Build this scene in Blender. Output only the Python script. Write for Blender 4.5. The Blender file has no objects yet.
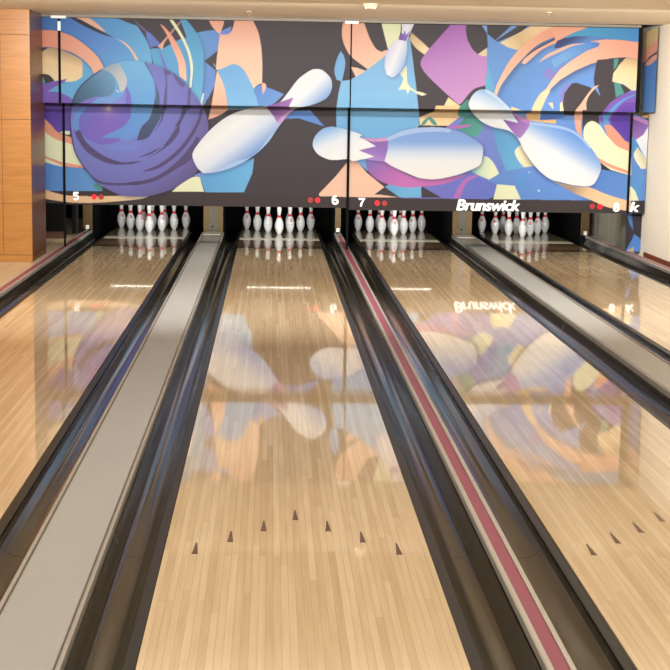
import bpy, bmesh, math, random
import numpy as np
from mathutils import Vector, Matrix
random.seed(7)
SC = bpy.context.scene
COL = SC.collection
PI = math.pi

# ---------------------------------------------------------------- camera (measured from the lanes)
FOC, PX, PY, PITCH, YAW, ROLL, CAMY, CAMH = 1494.59, 335, 335, 0.1519, 0.0443, 0.0162, -2.3086, 1.7552
def basis():
    cp, sp, cy, sy = math.cos(PITCH), math.sin(PITCH), math.cos(YAW), math.sin(YAW)
    f = np.array([sy*cp, cy*cp, -sp]); rt = np.array([cy, -sy, 0.]); up = np.cross(rt, f)
    return rt*math.cos(ROLL)+up*math.sin(ROLL), -rt*math.sin(ROLL)+up*math.cos(ROLL), f
RT, UP, FW = basis(); CP = np.array([0, CAMY, CAMH])
def proj(P):
    d = np.asarray(P, float)-CP; z = d@FW
    return PX+FOC*(d@RT)/z, PY-FOC*(d@UP)/z
def ray(px, py): return FW+RT*(px-PX)/FOC-UP*(py-PY)/FOC
def atY(px, py, Y): d = ray(px, py); return CP+d*(Y-CP[1])/d[1]
def atZ(px, py, Z): d = ray(px, py); return CP+d*(Z-CP[2])/d[2]
cam = bpy.data.cameras.new('camera'); camo = bpy.data.objects.new('camera', cam); COL.objects.link(camo)
cam.sensor_width = 36; cam.lens = FOC*36/670; cam.clip_end = 200
camo.matrix_world = Matrix(((RT[0], UP[0], -FW[0], CP[0]), (RT[1], UP[1], -FW[1], CP[1]), (RT[2], UP[2], -FW[2], CP[2]), (0, 0, 0, 1)))
SC.camera = camo
SC.view_settings.view_transform = 'Standard'
SC.view_settings.look = 'None'
SC.view_settings.exposure = 0
SC.view_settings.gamma = 1

# ---------------------------------------------------------------- materials
def lin(c):
    if isinstance(c, np.ndarray):
        c = c/255.; return np.where(c <= .04045, c/12.92, ((c+.055)/1.055)**2.4)
    return tuple((v/255/12.92 if v/255 <= .04045 else ((v/255+.055)/1.055)**2.4) for v in c)
def mat(name, rgb, rough=.5, metal=0., spec=.5, noise=None, coat=0., emit=None):
    m = bpy.data.materials.new(name); m.use_nodes = True; nt = m.node_tree; b = nt.nodes['Principled BSDF']
    c = (*lin(rgb), 1)
    b.inputs['Base Color'].default_value = c; b.inputs['Roughness'].default_value = rough
    b.inputs['Metallic'].default_value = metal; b.inputs['Specular IOR Level'].default_value = spec
    b.inputs['Coat Weight'].default_value = coat; b.inputs['Coat Roughness'].default_value = .05
    if emit: b.inputs['Emission Color'].default_value = c; b.inputs['Emission Strength'].default_value = emit
    if noise:                                   # (scale vector, amount)
        tc = nt.nodes.new('ShaderNodeTexCoord'); mp = nt.nodes.new('ShaderNodeMapping'); mp.inputs['Scale'].default_value = noise[0]
        n = nt.nodes.new('ShaderNodeTexNoise'); n.inputs['Scale'].default_value = 1; n.inputs['Detail'].default_value = 4
        r = nt.nodes.new('ShaderNodeMix'); r.data_type = 'RGBA'
        a = noise[1]
        r.inputs[6].default_value = (*[v*(1-a) for v in c[:3]], 1); r.inputs[7].default_value = (*[min(1, v*(1+a)) for v in c[:3]], 1)
        nt.links.new(tc.outputs['Object'], mp.inputs[0]); nt.links.new(mp.outputs[0], n.inputs[0])
        nt.links.new(n.outputs[0], r.inputs[0]); nt.links.new(r.outputs[2], b.inputs['Base Color'])
    return m

def boards(name, c1, c2, groove, width, length, rough=.1, spec=.5, grain=.12, rot=True, bump=0.0, mortar=.0007, waves=0.0):
    """strip-board wood running along world Y"""
    m = bpy.data.materials.new(name); m.use_nodes = True; nt = m.node_tree; N = nt.nodes; Lk = nt.links; b = N['Principled BSDF']
    def mth(op, a, b=None):
        n = N.new('ShaderNodeMath'); n.operation = op
        for k, v in enumerate((a, b)):
            if v is None: continue
            if isinstance(v, (int, float)): n.inputs[k].default_value = v
            else: Lk.new(v, n.inputs[k])
        return n.outputs[0]
    tc = N.new('ShaderNodeTexCoord'); sx = N.new('ShaderNodeSeparateXYZ'); Lk.new(tc.outputs['Object'], sx.inputs[0])
    u = mth('DIVIDE', mth('ADD', sx.outputs[0], 40*width+width*.5), width); bi = mth('FLOOR', u); fr = mth('FRACT', u)
    w1 = N.new('ShaderNodeTexWhiteNoise'); w1.noise_dimensions = '1D'; Lk.new(bi, w1.inputs['W'])
    v = mth('ADD', mth('DIVIDE', sx.outputs[1], length), mth('MULTIPLY', w1.outputs[0], 9.)); si = mth('FLOOR', v); fv = mth('FRACT', v)
    cv = N.new('ShaderNodeCombineXYZ'); Lk.new(bi, cv.inputs[0]); Lk.new(si, cv.inputs[1])
    w2 = N.new('ShaderNodeTexWhiteNoise'); w2.noise_dimensions = '2D'; Lk.new(cv.outputs[0], w2.inputs['Vector'])
    edge = mth('MINIMUM', fr, mth('SUBTRACT', 1., fr)); e1 = mth('LESS_THAN', edge, mortar/width)
    e2 = mth('LESS_THAN', fv, .0016/length); em = mth('MULTIPLY', mth('MAXIMUM', e1, e2), .8)
    c0 = N.new('ShaderNodeMix'); c0.data_type = 'RGBA'; c0.inputs[6].default_value = (*lin(c1), 1); c0.inputs[7].default_value = (*lin(c2), 1); Lk.new(w2.outputs[0], c0.inputs[0])
    br = N.new('ShaderNodeMix'); br.data_type = 'RGBA'; br.inputs[7].default_value = (*lin(groove), 1); Lk.new(em, br.inputs[0]); Lk.new(c0.outputs[2], br.inputs[6])
    mg = N.new('ShaderNodeMapping'); mg.inputs['Scale'].default_value = (60, 2.2, 60)
    no = N.new('ShaderNodeTexNoise'); no.inputs['Scale'].default_value = 1.0; no.inputs['Detail'].default_value = 5
    rp = N.new('ShaderNodeMapRange'); rp.inputs[1].default_value = .3; rp.inputs[2].default_value = .7; rp.inputs[3].default_value = 1-grain; rp.inputs[4].default_value = 1+grain*.6
    mx = N.new('ShaderNodeMix'); mx.data_type = 'RGBA'; mx.blend_type = 'MULTIPLY'; mx.inputs[0].default_value = 1
    Lk.new(tc.outputs['Object'], mg.inputs[0]); Lk.new(mg.outputs[0], no.inputs[0]); Lk.new(no.outputs[0], rp.inputs[0])
    Lk.new(br.outputs[2], mx.inputs[6]); Lk.new(rp.outputs[0], mx.inputs[7]); Lk.new(mx.outputs[2], b.inputs['Base Color'])
    b.inputs['Roughness'].default_value = rough; b.inputs['Specular IOR Level'].default_value = spec
    if waves:
        n2 = N.new('ShaderNodeTexNoise'); n2.inputs['Scale'].default_value = 1; n2.inputs['Detail'].default_value = 2
        m2 = N.new('ShaderNodeMapping'); m2.inputs['Scale'].default_value = (9, 1.6, 1)
        bp = N.new('ShaderNodeBump'); bp.inputs['Strength'].default_value = 1; bp.inputs['Distance'].default_value = waves
        Lk.new(tc.outputs['Object'], m2.inputs[0]); Lk.new(m2.outputs[0], n2.inputs[0]); Lk.new(n2.outputs[0], bp.inputs['Height']); Lk.new(bp.outputs[0], b.inputs['Normal'])
    return m

M_lane = boards('lane_maple', (201, 173, 133), (220, 196, 159), (164, 136, 98), .0273, 1.6, rough=.034, spec=.55, grain=.1, waves=.00003)
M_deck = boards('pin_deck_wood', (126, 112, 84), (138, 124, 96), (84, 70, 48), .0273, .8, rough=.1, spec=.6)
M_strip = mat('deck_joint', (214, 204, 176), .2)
M_band = boards('dark_band_brown', (80, 62, 44), (88, 70, 50), (50, 38, 26), .0273, .8, rough=.1, spec=.6)
M_floor = boards('walkway_maple', (214, 186, 146), (226, 200, 160), (186, 152, 108), .06, 1.2, rough=.3, spec=.4)
M_arrow = mat('arrow_inlay', (92, 66, 56), .15)
M_gut = mat('gutter_plastic', (46, 43, 36), .13, spec=.5, noise=((26, 1.2, 26), .1))
M_edge = mat('gutter_edge', (25, 24, 20), .35, spec=.25)
M_black = mat('black_matte', (9, 8, 8), .8, spec=.15)
M_blackg = mat('black_gloss', (18, 17, 17), .25)
M_cap = mat('cap_grey', (172, 171, 163), .4, noise=((7, 3, 7), .05))
M_capend = mat('cap_end_grey', (120, 114, 104), .35)
M_alu = mat('aluminium', (200, 194, 180), .38, metal=.55)
M_groove = mat('trim_groove', (112, 102, 86), .5)
M_pink = mat('rose_strip', (150, 68, 84), .4, noise=((40, 4, 40), .12))
M_pin = mat('pin_plastic', (232, 232, 228), .22, coat=.4)
M_red = mat('pin_red', (206, 34, 44), .3)
M_grey = mat('pin_line', (140, 140, 142), .4)
M_gold = mat('gold_anodised', (88, 68, 32), .4, metal=.35, noise=((30, 30, 3), .2))
M_panelgrey = mat('kickback_grey', (74, 70, 56), .4, noise=((8, 8, 3), .2))
M_white = mat('white_paint', (240, 238, 230), .5)
M_ceil = mat('ceiling_paint', (226, 209, 178), .8)
M_lip = mat('ceiling_lip_paint', (232, 214, 184), .7)
M_wall = mat('wall_paint', (244, 234, 214), .8)
M_base = mat('baseboard_wood', (120, 52, 30), .35, noise=((4, 30, 30), .2))
M_ind = mat('indicator_bright', (206, 6, 30), .35, emit=.35)
M_ind2 = mat('indicator_dim', (150, 26, 24), .4)
M_text = mat('lettering_white_glow', (246, 244, 240), .5, emit=.04)  # print with a faint glow put into its material
M_frame = mat('panel_frame', (40, 36, 34), .5)
M_steel = mat('rail_steel', (128, 116, 94), .5)
M_sheet = mat('side_sheet', (150, 146, 128), .3, metal=.3, noise=((14, 14, 1.5), .35))
M_tube = mat('lamp_tube', (255, 246, 230), .5, emit=5)
M_house = mat('lamp_housing', (16, 15, 14), .6, spec=.2)

def wood_panel(name, dark, light):
    m = bpy.data.materials.new(name); m.use_nodes = True; nt = m.node_tree; N = nt.nodes; b = N['Principled BSDF']
    tc = N.new('ShaderNodeTexCoord'); mp = N.new('ShaderNodeMapping'); mp.inputs['Scale'].default_value = (3, 3, 34)
    no = N.new('ShaderNodeTexNoise'); no.inputs['Scale'].default_value = 1; no.inputs['Detail'].default_value = 6; no.inputs['Distortion'].default_value = .6
    r = N.new('ShaderNodeMix'); r.data_type = 'RGBA'; r.inputs[6].default_value = (*lin(dark), 1); r.inputs[7].default_value = (*lin(light), 1)
    nt.links.new(tc.outputs['Object'], mp.inputs[0]); nt.links.new(mp.outputs[0], no.inputs[0]); nt.links.new(no.outputs[0], r.inputs[0]); nt.links.new(r.outputs[2], b.inputs['Base Color'])
    b.inputs['Roughness'].default_value = .3
    return m
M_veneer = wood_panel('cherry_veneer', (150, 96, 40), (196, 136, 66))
M_veneer2 = wood_panel('cherry_veneer_side_shaded', (84, 44, 24), (112, 62, 34))  # darker copy of the veneer, side-face shade put into the colour
M_seam = mat('veneer_seam', (70, 36, 18), .6)

M_art = bpy.data.materials.new('printed_panel'); M_art.use_nodes = True
_b = M_art.node_tree.nodes['Principled BSDF']; _a = M_art.node_tree.nodes.new('ShaderNodeVertexColor'); _a.layer_name = 'Col'
M_art.node_tree.links.new(_a.outputs[0], _b.inputs['Base Color']); _b.inputs['Roughness'].default_value = .45; _b.inputs['Specular IOR Level'].default_value = .12

# ---------------------------------------------------------------- builders
def link(name, me, m=None, parent=None, smooth=False):
    if m is not None:
        for mm in (m if isinstance(m, (list, tuple)) else [m]): me.materials.append(mm)
    o = bpy.data.objects.new(name, me); COL.objects.link(o)
    if parent: o.parent = parent; o.matrix_parent_inverse = Matrix.Identity(4)
    if smooth:
        for p in me.polygons: p.use_smooth = True
    return o
def from_bm(name, bm, m, parent=None, smooth=False):
    bmesh.ops.recalc_face_normals(bm, faces=bm.faces)
    me = bpy.data.meshes.new(name); bm.to_mesh(me); bm.free()
    return link(name, me, m, parent, smooth)
def add_box(bm, x0, x1, y0, y1, z0, z1, bev=0):
    r = bmesh.ops.create_cube(bm, size=1)
    for v in r['verts']: v.co = Vector(((x0+x1)/2+v.co.x*(x1-x0), (y0+y1)/2+v.co.y*(y1-y0), (z0+z1)/2+v.co.z*(z1-z0)))
    if bev:
        es = {e for v in r['verts'] for e in v.link_edges}
        bmesh.ops.bevel(bm, geom=list(es), offset=bev, segments=2, affect='EDGES', profile=.6)
def box(name, dims, m, parent=None, bev=0):
    bm = bmesh.new(); add_box(bm, *dims, bev=bev); return from_bm(name, bm, m, parent)
def extrude_profile(name, prof, y0, y1, m, parent=None, smooth=False, closed=False):
    """profile of (x, z) points swept along Y"""
    bm = bmesh.new(); a = [bm.verts.new((x, y0, z)) for x, z in prof]; b = [bm.verts.new((x, y1, z)) for x, z in prof]
    n = len(prof)
    for i in range(n if closed else n-1):
        j = (i+1) % n; bm.faces.new((a[i], a[j], b[j], b[i]))
    if closed: bm.faces.new(a); bm.faces.new(b[::-1])
    return from_bm(name, bm, m, parent, smooth)
def cyl(name, p0, p1, r, m, parent=None, seg=16, r2=None):
    bm = bmesh.new(); p0, p1 = Vector(p0), Vector(p1); d = p1-p0
    bmesh.ops.create_cone(bm, cap_ends=True, segments=seg, radius1=r, radius2=r if r2 is None else r2, depth=d.length)
    q = Vector((0, 0, 1)).rotation_difference(d.normalized()).to_matrix().to_4x4()
    bmesh.ops.transform(bm, matrix=Matrix.Translation((p0+p1)/2) @ q, verts=bm.verts)
    return from_bm(name, bm, m, parent)
def thing(name, label, cat, loc=(0, 0, 0), group=None):
    o = bpy.data.objects.new(name, None); COL.objects.link(o); o.location = loc; o.empty_display_size = .1
    o['label'] = label; o['category'] = cat
    if group: o['group'] = group
    return o
def tag(o, label, cat, group=None):
    o['label'] = label; o['category'] = cat
    if group: o['group'] = group
    return o
def struct(o): o['kind'] = 'structure'; return o
# ---------------------------------------------------------------- printed artwork of the masking panels
# drawn once as a flat colour field (numpy), then carried as vertex colours by the panels' own meshes
SS = 3; CX0, CY0, CX1, CY1 = 36, 14, 664, 266
CW, CH = (CX1-CX0)*SS, (CY1-CY0)*SS
art = np.zeros((CH, CW, 3), np.float32); art[:] = (74, 66, 70)

def smooth(pts, n=5, corner=48):
    """closed Catmull-Rom through pts; sharp turns stay corners"""
    P = [np.array(p, float) for p in pts]; N = len(P); out = []
    def turn(i):
        a = P[i]-P[i-1]; b = P[(i+1) % N]-P[i]
        la, lb = np.hypot(*a), np.hypot(*b)
        if la < 1e-6 or lb < 1e-6: return 180
        return math.degrees(math.acos(max(-1, min(1, float(a@b)/(la*lb)))))
    cor = [turn(i) > corner for i in range(N)]
    for i in range(N):
        j = (i+1) % N
        p1, p2 = P[i], P[j]
        p0 = P[i-1] if not cor[i] else p1-(p2-p1)*.5
        p3 = P[(j+1) % N] if not cor[j] else p2+(p2-p1)*.5
        d = np.hypot(*(p2-p1))
        m1 = (p2-p0)/2 if not cor[i] else (p2-p1)
        m2 = (p3-p1)/2 if not cor[j] else (p2-p1)
        for m in (m1, m2):
            l = np.hypot(*m)
            if l > d: m *= d/l
        for k in range(n):
            t = k/n
            h00, h10, h01, h11 = 2*t**3-3*t*t+1, t**3-2*t*t+t, -2*t**3+3*t*t, t**3-t*t
            out.append(h00*p1+h10*m1+h01*p2+h11*m2)
    return out

def raster(pts):
    m = np.zeros((CH, CW), np.float32)
    P = [((p[0]-CX0)*SS, (p[1]-CY0)*SS) for p in pts]
    ys = [p[1] for p in P]
    for r in range(max(0, int(min(ys))), min(CH, int(max(ys))+2)):
        y = r+.5; xs = []
        for i in range(len(P)):
            (x0, y0), (x1, y1) = P[i-1], P[i]
            if (y0 <= y) != (y1 <= y): xs.append(x0+(y-y0)*(x1-x0)/(y1-y0))
        xs.sort()
        for a, b in zip(xs[::2], xs[1::2]):
            a, b = max(a, 0), min(b, CW)
            if b <= a: continue
            ia, ib = int(a), int(b)
            if ia == ib: m[r, min(ia, CW-1)] += b-a; continue
            m[r, ia] += ia+1-a; m[r, ia+1:ib] = 1
            if ib < CW: m[r, ib] += b-ib
    return np.clip(m, 0, 1)

def blur(m, r):
    r = max(1, int(r))
    for _ in range(2):
        for ax in (0, 1):
            p = np.pad(m, [(r+1, r) if a == ax else (0, 0) for a in (0, 1)], mode='edge')
            c = np.cumsum(p, axis=ax)
            m = (c[2*r+1:]-c[:-2*r-1] if ax == 0 else c[:, 2*r+1:]-c[:, :-2*r-1])/(2*r+1)
    return m

YY, XX = np.mgrid[0:CH, 0:CW].astype(np.float32)
XX = (XX+.5)/SS+CX0; YY = (YY+.5)/SS+CY0

def lerp_stops(t, stops):
    ts = [s[0] for s in stops]
    return np.stack([np.interp(t, ts, [s[1][k] for s in stops]) for k in range(3)], -1)

class Lin:
    def __init__(s, p0, p1, *stops): s.p0, s.p1, s.stops = p0, p1, stops
    def __call__(s):
        d = (s.p1[0]-s.p0[0], s.p1[1]-s.p0[1]); L = d[0]**2+d[1]**2
        t = ((XX-s.p0[0])*d[0]+(YY-s.p0[1])*d[1])/L
        st = s.stops if isinstance(s.stops[0][1], (tuple, list)) else [(i/(len(s.stops)-1), c) for i, c in enumerate(s.stops)]
        return lerp_stops(t, st)
class Rad:
    def __init__(s, c, r, *stops): s.c, s.r, s.stops = c, r, stops
    def __call__(s):
        t = np.hypot(XX-s.c[0], YY-s.c[1])/s.r
        return lerp_stops(t, [(i/(len(s.stops)-1), c) for i, c in enumerate(s.stops)])

def T(ox, oy, *pts, s=6.7): return [(ox+a/s, oy+b/s) for a, b in pts]
def A(*p): return T(40, 15, *p)
def B(*p): return T(40, 110, *p)
def Cc(*p): return T(130, 15, *p)
def D(*p): return T(130, 110, *p)
def Fq(*p): return T(200, 20, *p)
def G(*p): return T(290, 20, *p)
def H_(*p): return T(170, 0, *p, s=3.35)
def J(*p): return T(370, 20, *p)
def K(*p): return T(340, 110, *p)
def L_(*p): return T(330, 0, *p, s=3.35)
def M(*p): return T(460, 15, *p)
def N_(*p): return T(400, 110, *p)
def O(*p): return T(560, 20, *p)
def P_(*p): return T(460, 110, *p)
def Q(*p): return T(560, 110, *p)
def U(*p): return T(550, 190, *p, s=5.583)

def fill(pts, col, alpha=1., clip=None, shadow=0., sm=True, off=(1.2, 1.6), sr=2.2):
    m = raster(smooth(pts) if sm else pts)
    if clip is not None: m = m*clip
    if shadow:
        s = blur(m, sr*SS)
        s = np.roll(s, (int(off[1]*SS), int(off[0]*SS)), (0, 1))*shadow
        if clip is not None: s = s*clip
        art[:] = art*(1-s[..., None])+np.array((40, 35, 60), np.float32)*s[..., None]
    c = col() if callable(col) else np.array(col, np.float32)
    m = m[..., None]*alpha
    art[:] = art*(1-m)+c*m
    return m[..., 0]

BLUE = (104, 148, 218); SKY = (104, 174, 224); PERI = (116, 138, 212); PEACH = (247, 194, 164); SALM = (242, 166, 138)
CREAM = (252, 224, 176); YEL = (242, 244, 204); DARK = (74, 66, 70); VIO = (132, 98, 190); TEAL = (88, 158, 148); WHITE = (246, 246, 242)

# ---- left: blue field, peach ring, cream, violet
fill(A((340, 10), (510, 22), (600, 55), (650, 72))+Cc((50, 75), (100, 150), (135, 230), (150, 330), (60, 400))+A((300, 420), (250, 20)), Lin((110, 20), (150, 60), (96, 160, 218), (116, 184, 230)))
fill(A((-20, -5), (150, 0), (205, 20), (300, 68), (400, 118), (490, 150), (560, 195), (610, 250), (655, 330), (640, 620), (-20, 620)), Lin((60, 15), (110, 80), (74, 128, 200), (98, 146, 218), (110, 176, 226)), sm=False)
fill(A((230, 12), (310, 15), (380, 55), (445, 118), (360, 80), (290, 42)), PEACH)
fill(A((195, 14), (260, 26), (330, 62), (420, 112), (492, 150), (420, 130), (300, 76)), (60, 56, 66))
fill(A((488, 148), (540, 175), (600, 230), (642, 305), (662, 303), (620, 235), (570, 185)), PEACH)
fill(A((90, 470), (300, 300), (430, 420), (215, 600), (10, 600), (10, 545)), (108, 178, 226), sm=False)
fill(A((-20, 100), (60, 100), (120, 108), (220, 145), (320, 215), (390, 285), (428, 355), (390, 420), (360, 390), (340, 350), (290, 300), (220, 255), (140, 228), (60, 216), (-20, 215)), Lin((42, 40), (104, 60), (244, 160, 134), (248, 190, 160)), shadow=.5)
fill(A((-20, 218), (48, 218), (8, 252), (-20, 260)), DARK)
fill(A((-20, 262), (10, 248), (60, 222), (140, 232), (230, 272), (278, 302), (285, 330), (284, 415), (235, 442), (180, 446), (90, 440), (10, 395), (-20, 390)), Lin((65, 48), (57, 78), (176, 152, 118), (250, 216, 166), (253, 226, 180)))
fill(A((-20, 395), (12, 395), (60, 402), (98, 440), (50, 456), (-20, 470)), (70, 62, 66))
fill(A((-20, 400), (12, 400), (38, 452), (-20, 472)), TEAL, sm=False)
fill(A((-20, 490), (40, 462), (90, 446), (182, 427), (160, 450), (100, 482), (40, 520), (-20, 550)), VIO)
fill(A((-20, 545), (30, 520), (100, 514), (170, 535), (225, 575), (230, 620), (-20, 640)), (124, 96, 186))
fill(B((-20, -10), (230, -10), (220, 70), (205, 160), (140, 155), (120, 146), (70, 95), (10, 40), (-20, 30)), Lin((50, 112), (60, 130), (92, 66, 160), (104, 76, 176)), sm=False)
fill(B((-20, 20), (15, 45), (70, 95), (120, 148), (215, 185), (225, 240), (150, 215), (90, 188), (-20, 120)), SALM)
fill(B((-20, 130), (20, 140), (90, 187), (150, 212), (215, 232), (290, 300), (300, 390), (150, 350), (-20, 290)), YEL)
fill(B((-20, 292), (20, 300), (100, 335), (200, 358), (300, 376), (300, 390), (150, 374), (20, 316), (-20, 306)), SALM)
fill(B((-20, 306), (20, 318), (150, 374), (155, 384), (20, 346), (-20, 330)), YEL)
fill(B((-20, 345), (20, 350), (150, 380), (290, 390), (340, 440), (418, 520), (418, 542), (-20, 542)), Lin((45, 160), (100, 190), (92, 140, 214), (110, 168, 224)), sm=False)
fill(B((130, 150), (165, 140), (200, 142), (200, 166), (165, 162)), YEL)
fill(B((352, 500), (392, 488), (418, 516), (418, 542), (372, 530)), TEAL, sm=False)
# dark under-band along the foot of every lower panel
fill([(30, 191), (140, 192), (200, 192.8), (349, 197), (420, 198.5), (600, 200.5), (664, 202), (664, 216), (30, 214)], (72, 63, 62), sm=False)
fill(B((-20, 520), (20, 528), (90, 552), (180, 572), (300, 577), (420, 577), (560, 572), (700, 550), (760, 560), (700, 590), (640, 600), (520, 612), (380, 621), (250, 622), (150, 613), (20, 592), (-20, 580)), Lin((45, 195), (150, 195), (250, 208, 164), (250, 208, 164), (238, 226, 190)))

# ---- behind and right of the ball
fill(Cc((20, 28), (60, 60), (118, 112), (112, 122), (50, 62)), (120, 104, 160))
fill(Cc((105, 120), (120, 112), (142, 126), (200, 190), (212, 212), (170, 208), (138, 222), (115, 165)), (106, 128, 206))
fill(Cc((136, 225), (225, 222), (280, 190), (330, 165), (375, 150), (440, 120), (500, 108), (560, 100), (605, 118), (592, 240), (505, 310), (575, 372), (570, 470), (500, 606), (330, 620), (160, 350)), Lin((160, 50), (215, 60), (98, 172, 216), (104, 168, 218), (112, 150, 216)), sm=False)
fill(Cc((175, 205), (215, 270), (250, 360), (225, 350), (200, 262)), (126, 122, 204))
fill(Cc((185, 212), (240, 150), (330, 42), (348, 45), (235, 180), (218, 230)), Lin((180, 22), (160, 46), (150, 122, 110), (236, 180, 156)))
fill(Cc((200, 60), (228, 76), (290, 150), (340, 240), (372, 330), (380, 445), (330, 410), (320, 310), (280, 210), (245, 130)), Lin((160, 25), (180, 80), (244, 160, 134), (250, 206, 176)))
fill(Cc((335, 28), (376, 32), (440, 110), (475, 180), (492, 250), (494, 380), (482, 520), (468, 600), (410, 540), (428, 400), (405, 280), (385, 170)), Lin((185, 20), (200, 100), (92, 164, 208), (112, 184, 222)), shadow=.35)
fill(Cc((262, 30), (288, 35), (350, 130), (400, 240), (422, 350), (412, 486), (398, 486), (405, 360), (385, 250), (335, 142)), YEL)
fill(Cc((488, 522), (497, 528), (482, 606), (466, 606)), (224, 240, 226), sm=False)
fill(Cc((498, 310), (588, 238), (580, 374)), DARK, sm=False)
fill(Cc((495, 610), (520, 560), (558, 530), (552, 612)), DARK)
fill(Cc((556, 318), (572, 340), (570, 352)), (190, 210, 230), sm=False)
fill(Fq((120, 98), (150, 70), (210, 42), (206, 80), (180, 100), (140, 102)), (116, 146, 220))
fill(Fq((60, 4), (155, 4), (162, 18), (134, 95), (100, 66), (74, 32)), Lin((215, 20), (215, 35), (240, 170, 144), (248, 196, 168)))
fill(Fq((133, 94), (175, 99), (205, 82), (222, 45), (232, 4), (355, 4), (390, 80), (410, 180), (418, 300), (416, 424), (385, 436), (358, 462), (330, 400), (290, 330), (250, 302), (220, 295), (170, 316), (120, 336), (106, 330), (112, 260)), Lin((230, 20), (230, 80), (240, 176, 150), (250, 206, 176), (252, 212, 182)))
fill(Fq((114, 335), (150, 410), (172, 480), (184, 580), (190, 600), (150, 628), (100, 652), (55, 668), (75, 580), (95, 460)), Lin((212, 75), (208, 118), (252, 210, 182), (242, 180, 150)))
fill(Fq((116, 335), (170, 316), (220, 295), (250, 302), (290, 330), (330, 400), (360, 460), (396, 580), (400, 600), (188, 600), (182, 560), (170, 475), (145, 398)), Lin((230, 65), (235, 105), (124, 180, 230), (134, 192, 236)))
fill(Fq((356, 462), (400, 436), (445, 450), (500, 470), (562, 496), (510, 548), (440, 590), (398, 580), (384, 540)), Lin((255, 88), (280, 105), (104, 148, 216), (120, 164, 226)))
fill(Fq((413, 424), (430, 420), (444, 436), (440, 462), (420, 500), (415, 452)), PEACH)
fill(H_((300, 372), (395, 372), (470, 370), (518, 424), (430, 396), (360, 400)), BLUE, sm=False)

# ---- the big ball
ballp = [(69.6, 122), (70.2, 112), (71.5, 103), (75, 94.5), (80.3, 85.9), (90.7, 76.5), (101.9, 69), (116, 63), (130, 60.8), (147, 62.5), (160, 66.5), (174.8, 74), (188.2, 86.6), (199.4, 101.6), (206, 114), (208.4, 127), (208, 145), (203, 162), (193.4, 175.5), (179.3, 186.2), (161.3, 193), (145, 196.6), (123.6, 195.8), (111.6, 191.3), (96.7, 182.4), (81.8, 165), (73.6, 148.8)]
bm_ = fill(ballp, Rad((112, 108), 118, (140, 150, 226), (128, 136, 212), (122, 120, 190), (94, 80, 118)), shadow=.45)
kw = dict(clip=bm_)
fill([(75, 118), (84, 90), (104, 72), (118, 60), (145, 58), (153.5, 80), (154.6, 99), (149, 118), (141, 126.4), (138.5, 134), (129, 140), (118, 139), (102.7, 138.6), (101, 137.4), (111.6, 132.4), (123.6, 126.4), (129.5, 119), (131, 104), (126, 86), (122, 96), (100, 112), (85, 126)], Lin((130, 62), (120, 138), (124, 190, 232), (112, 172, 228), (110, 158, 226)), .95, **kw)
fill(B((205, 110), (225, 60), (260, -10), (300, -10), (265, 60), (265, 130), (250, 140), (225, 125)), (112, 158, 226), .8, **kw)
fill(B((265, 130), (262, 60), (300, -5), (330, -40), (600, -40), (608, 40), (580, 90), (560, 112), (480, 150), (410, 188), (530, 187), (540, 205), (460, 228), (400, 232), (330, 202), (290, 170)), Rad((106, 128), 26, (140, 106, 200), (126, 110, 204)), .85, **kw)
fill(B((440, 240), (530, 233), (620, 222), (668, 195), (640, 275), (540, 268), (450, 262)), (122, 150, 226), .45, **kw)
fill(A((578, 470), (605, 530), (612, 620), (560, 680), (575, 560)), (126, 112, 208), .85, **kw)
fill(A((205, 605), (225, 550), (270, 472), (340, 412), (415, 360), (470, 385), (502, 430), (502, 500), (470, 540), (400, 552), (390, 542), (330, 560), (270, 592)), Lin((75, 100), (110, 75), (74, 100, 128), (88, 130, 160), (118, 164, 200)), **kw)
fill(A((270, 590), (330, 560), (392, 542), (400, 552), (360, 575), (340, 600), (240, 640)), (132, 124, 208), **kw)
fill(A((412, 360), (470, 332), (522, 320), (545, 350), (580, 420), (577, 480), (550, 516), (535, 512), (520, 452), (490, 402), (452, 376)), Lin((104, 68), (122, 92), (150, 176, 192), (196, 202, 206), (210, 208, 200)), **kw)
fill(A((500, 495), (535, 514), (520, 518)), (200, 220, 235), sm=False, **kw)
OLV = (86, 104, 128)
fill(Cc((92, 315), (112, 318), (160, 430), (195, 530), (200, 600))+D((215, 0), (200, 60), (170, 110), (120, 185), (45, 207), (75, 118), (130, 60), (150, 0))+Cc((162, 590), (175, 520), (160, 440)), Lin((150, 65), (142, 140), (98, 126, 152), (80, 104, 128), (78, 84, 116)), **kw)
for sh in (Cc((222, 350), (240, 440), (228, 540), (222, 640), (246, 640), (250, 480), (246, 402), (272, 400), (274, 376)),
           Cc((278, 378), (310, 442), (350, 487), (372, 465), (372, 442), (320, 403)),
           Cc((368, 465), (390, 480), (380, 640), (402, 640), (407, 490), (386, 468))):
    fill(sh, (98, 92, 140), .9, **kw)
ARC = (88, 74, 112)
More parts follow.
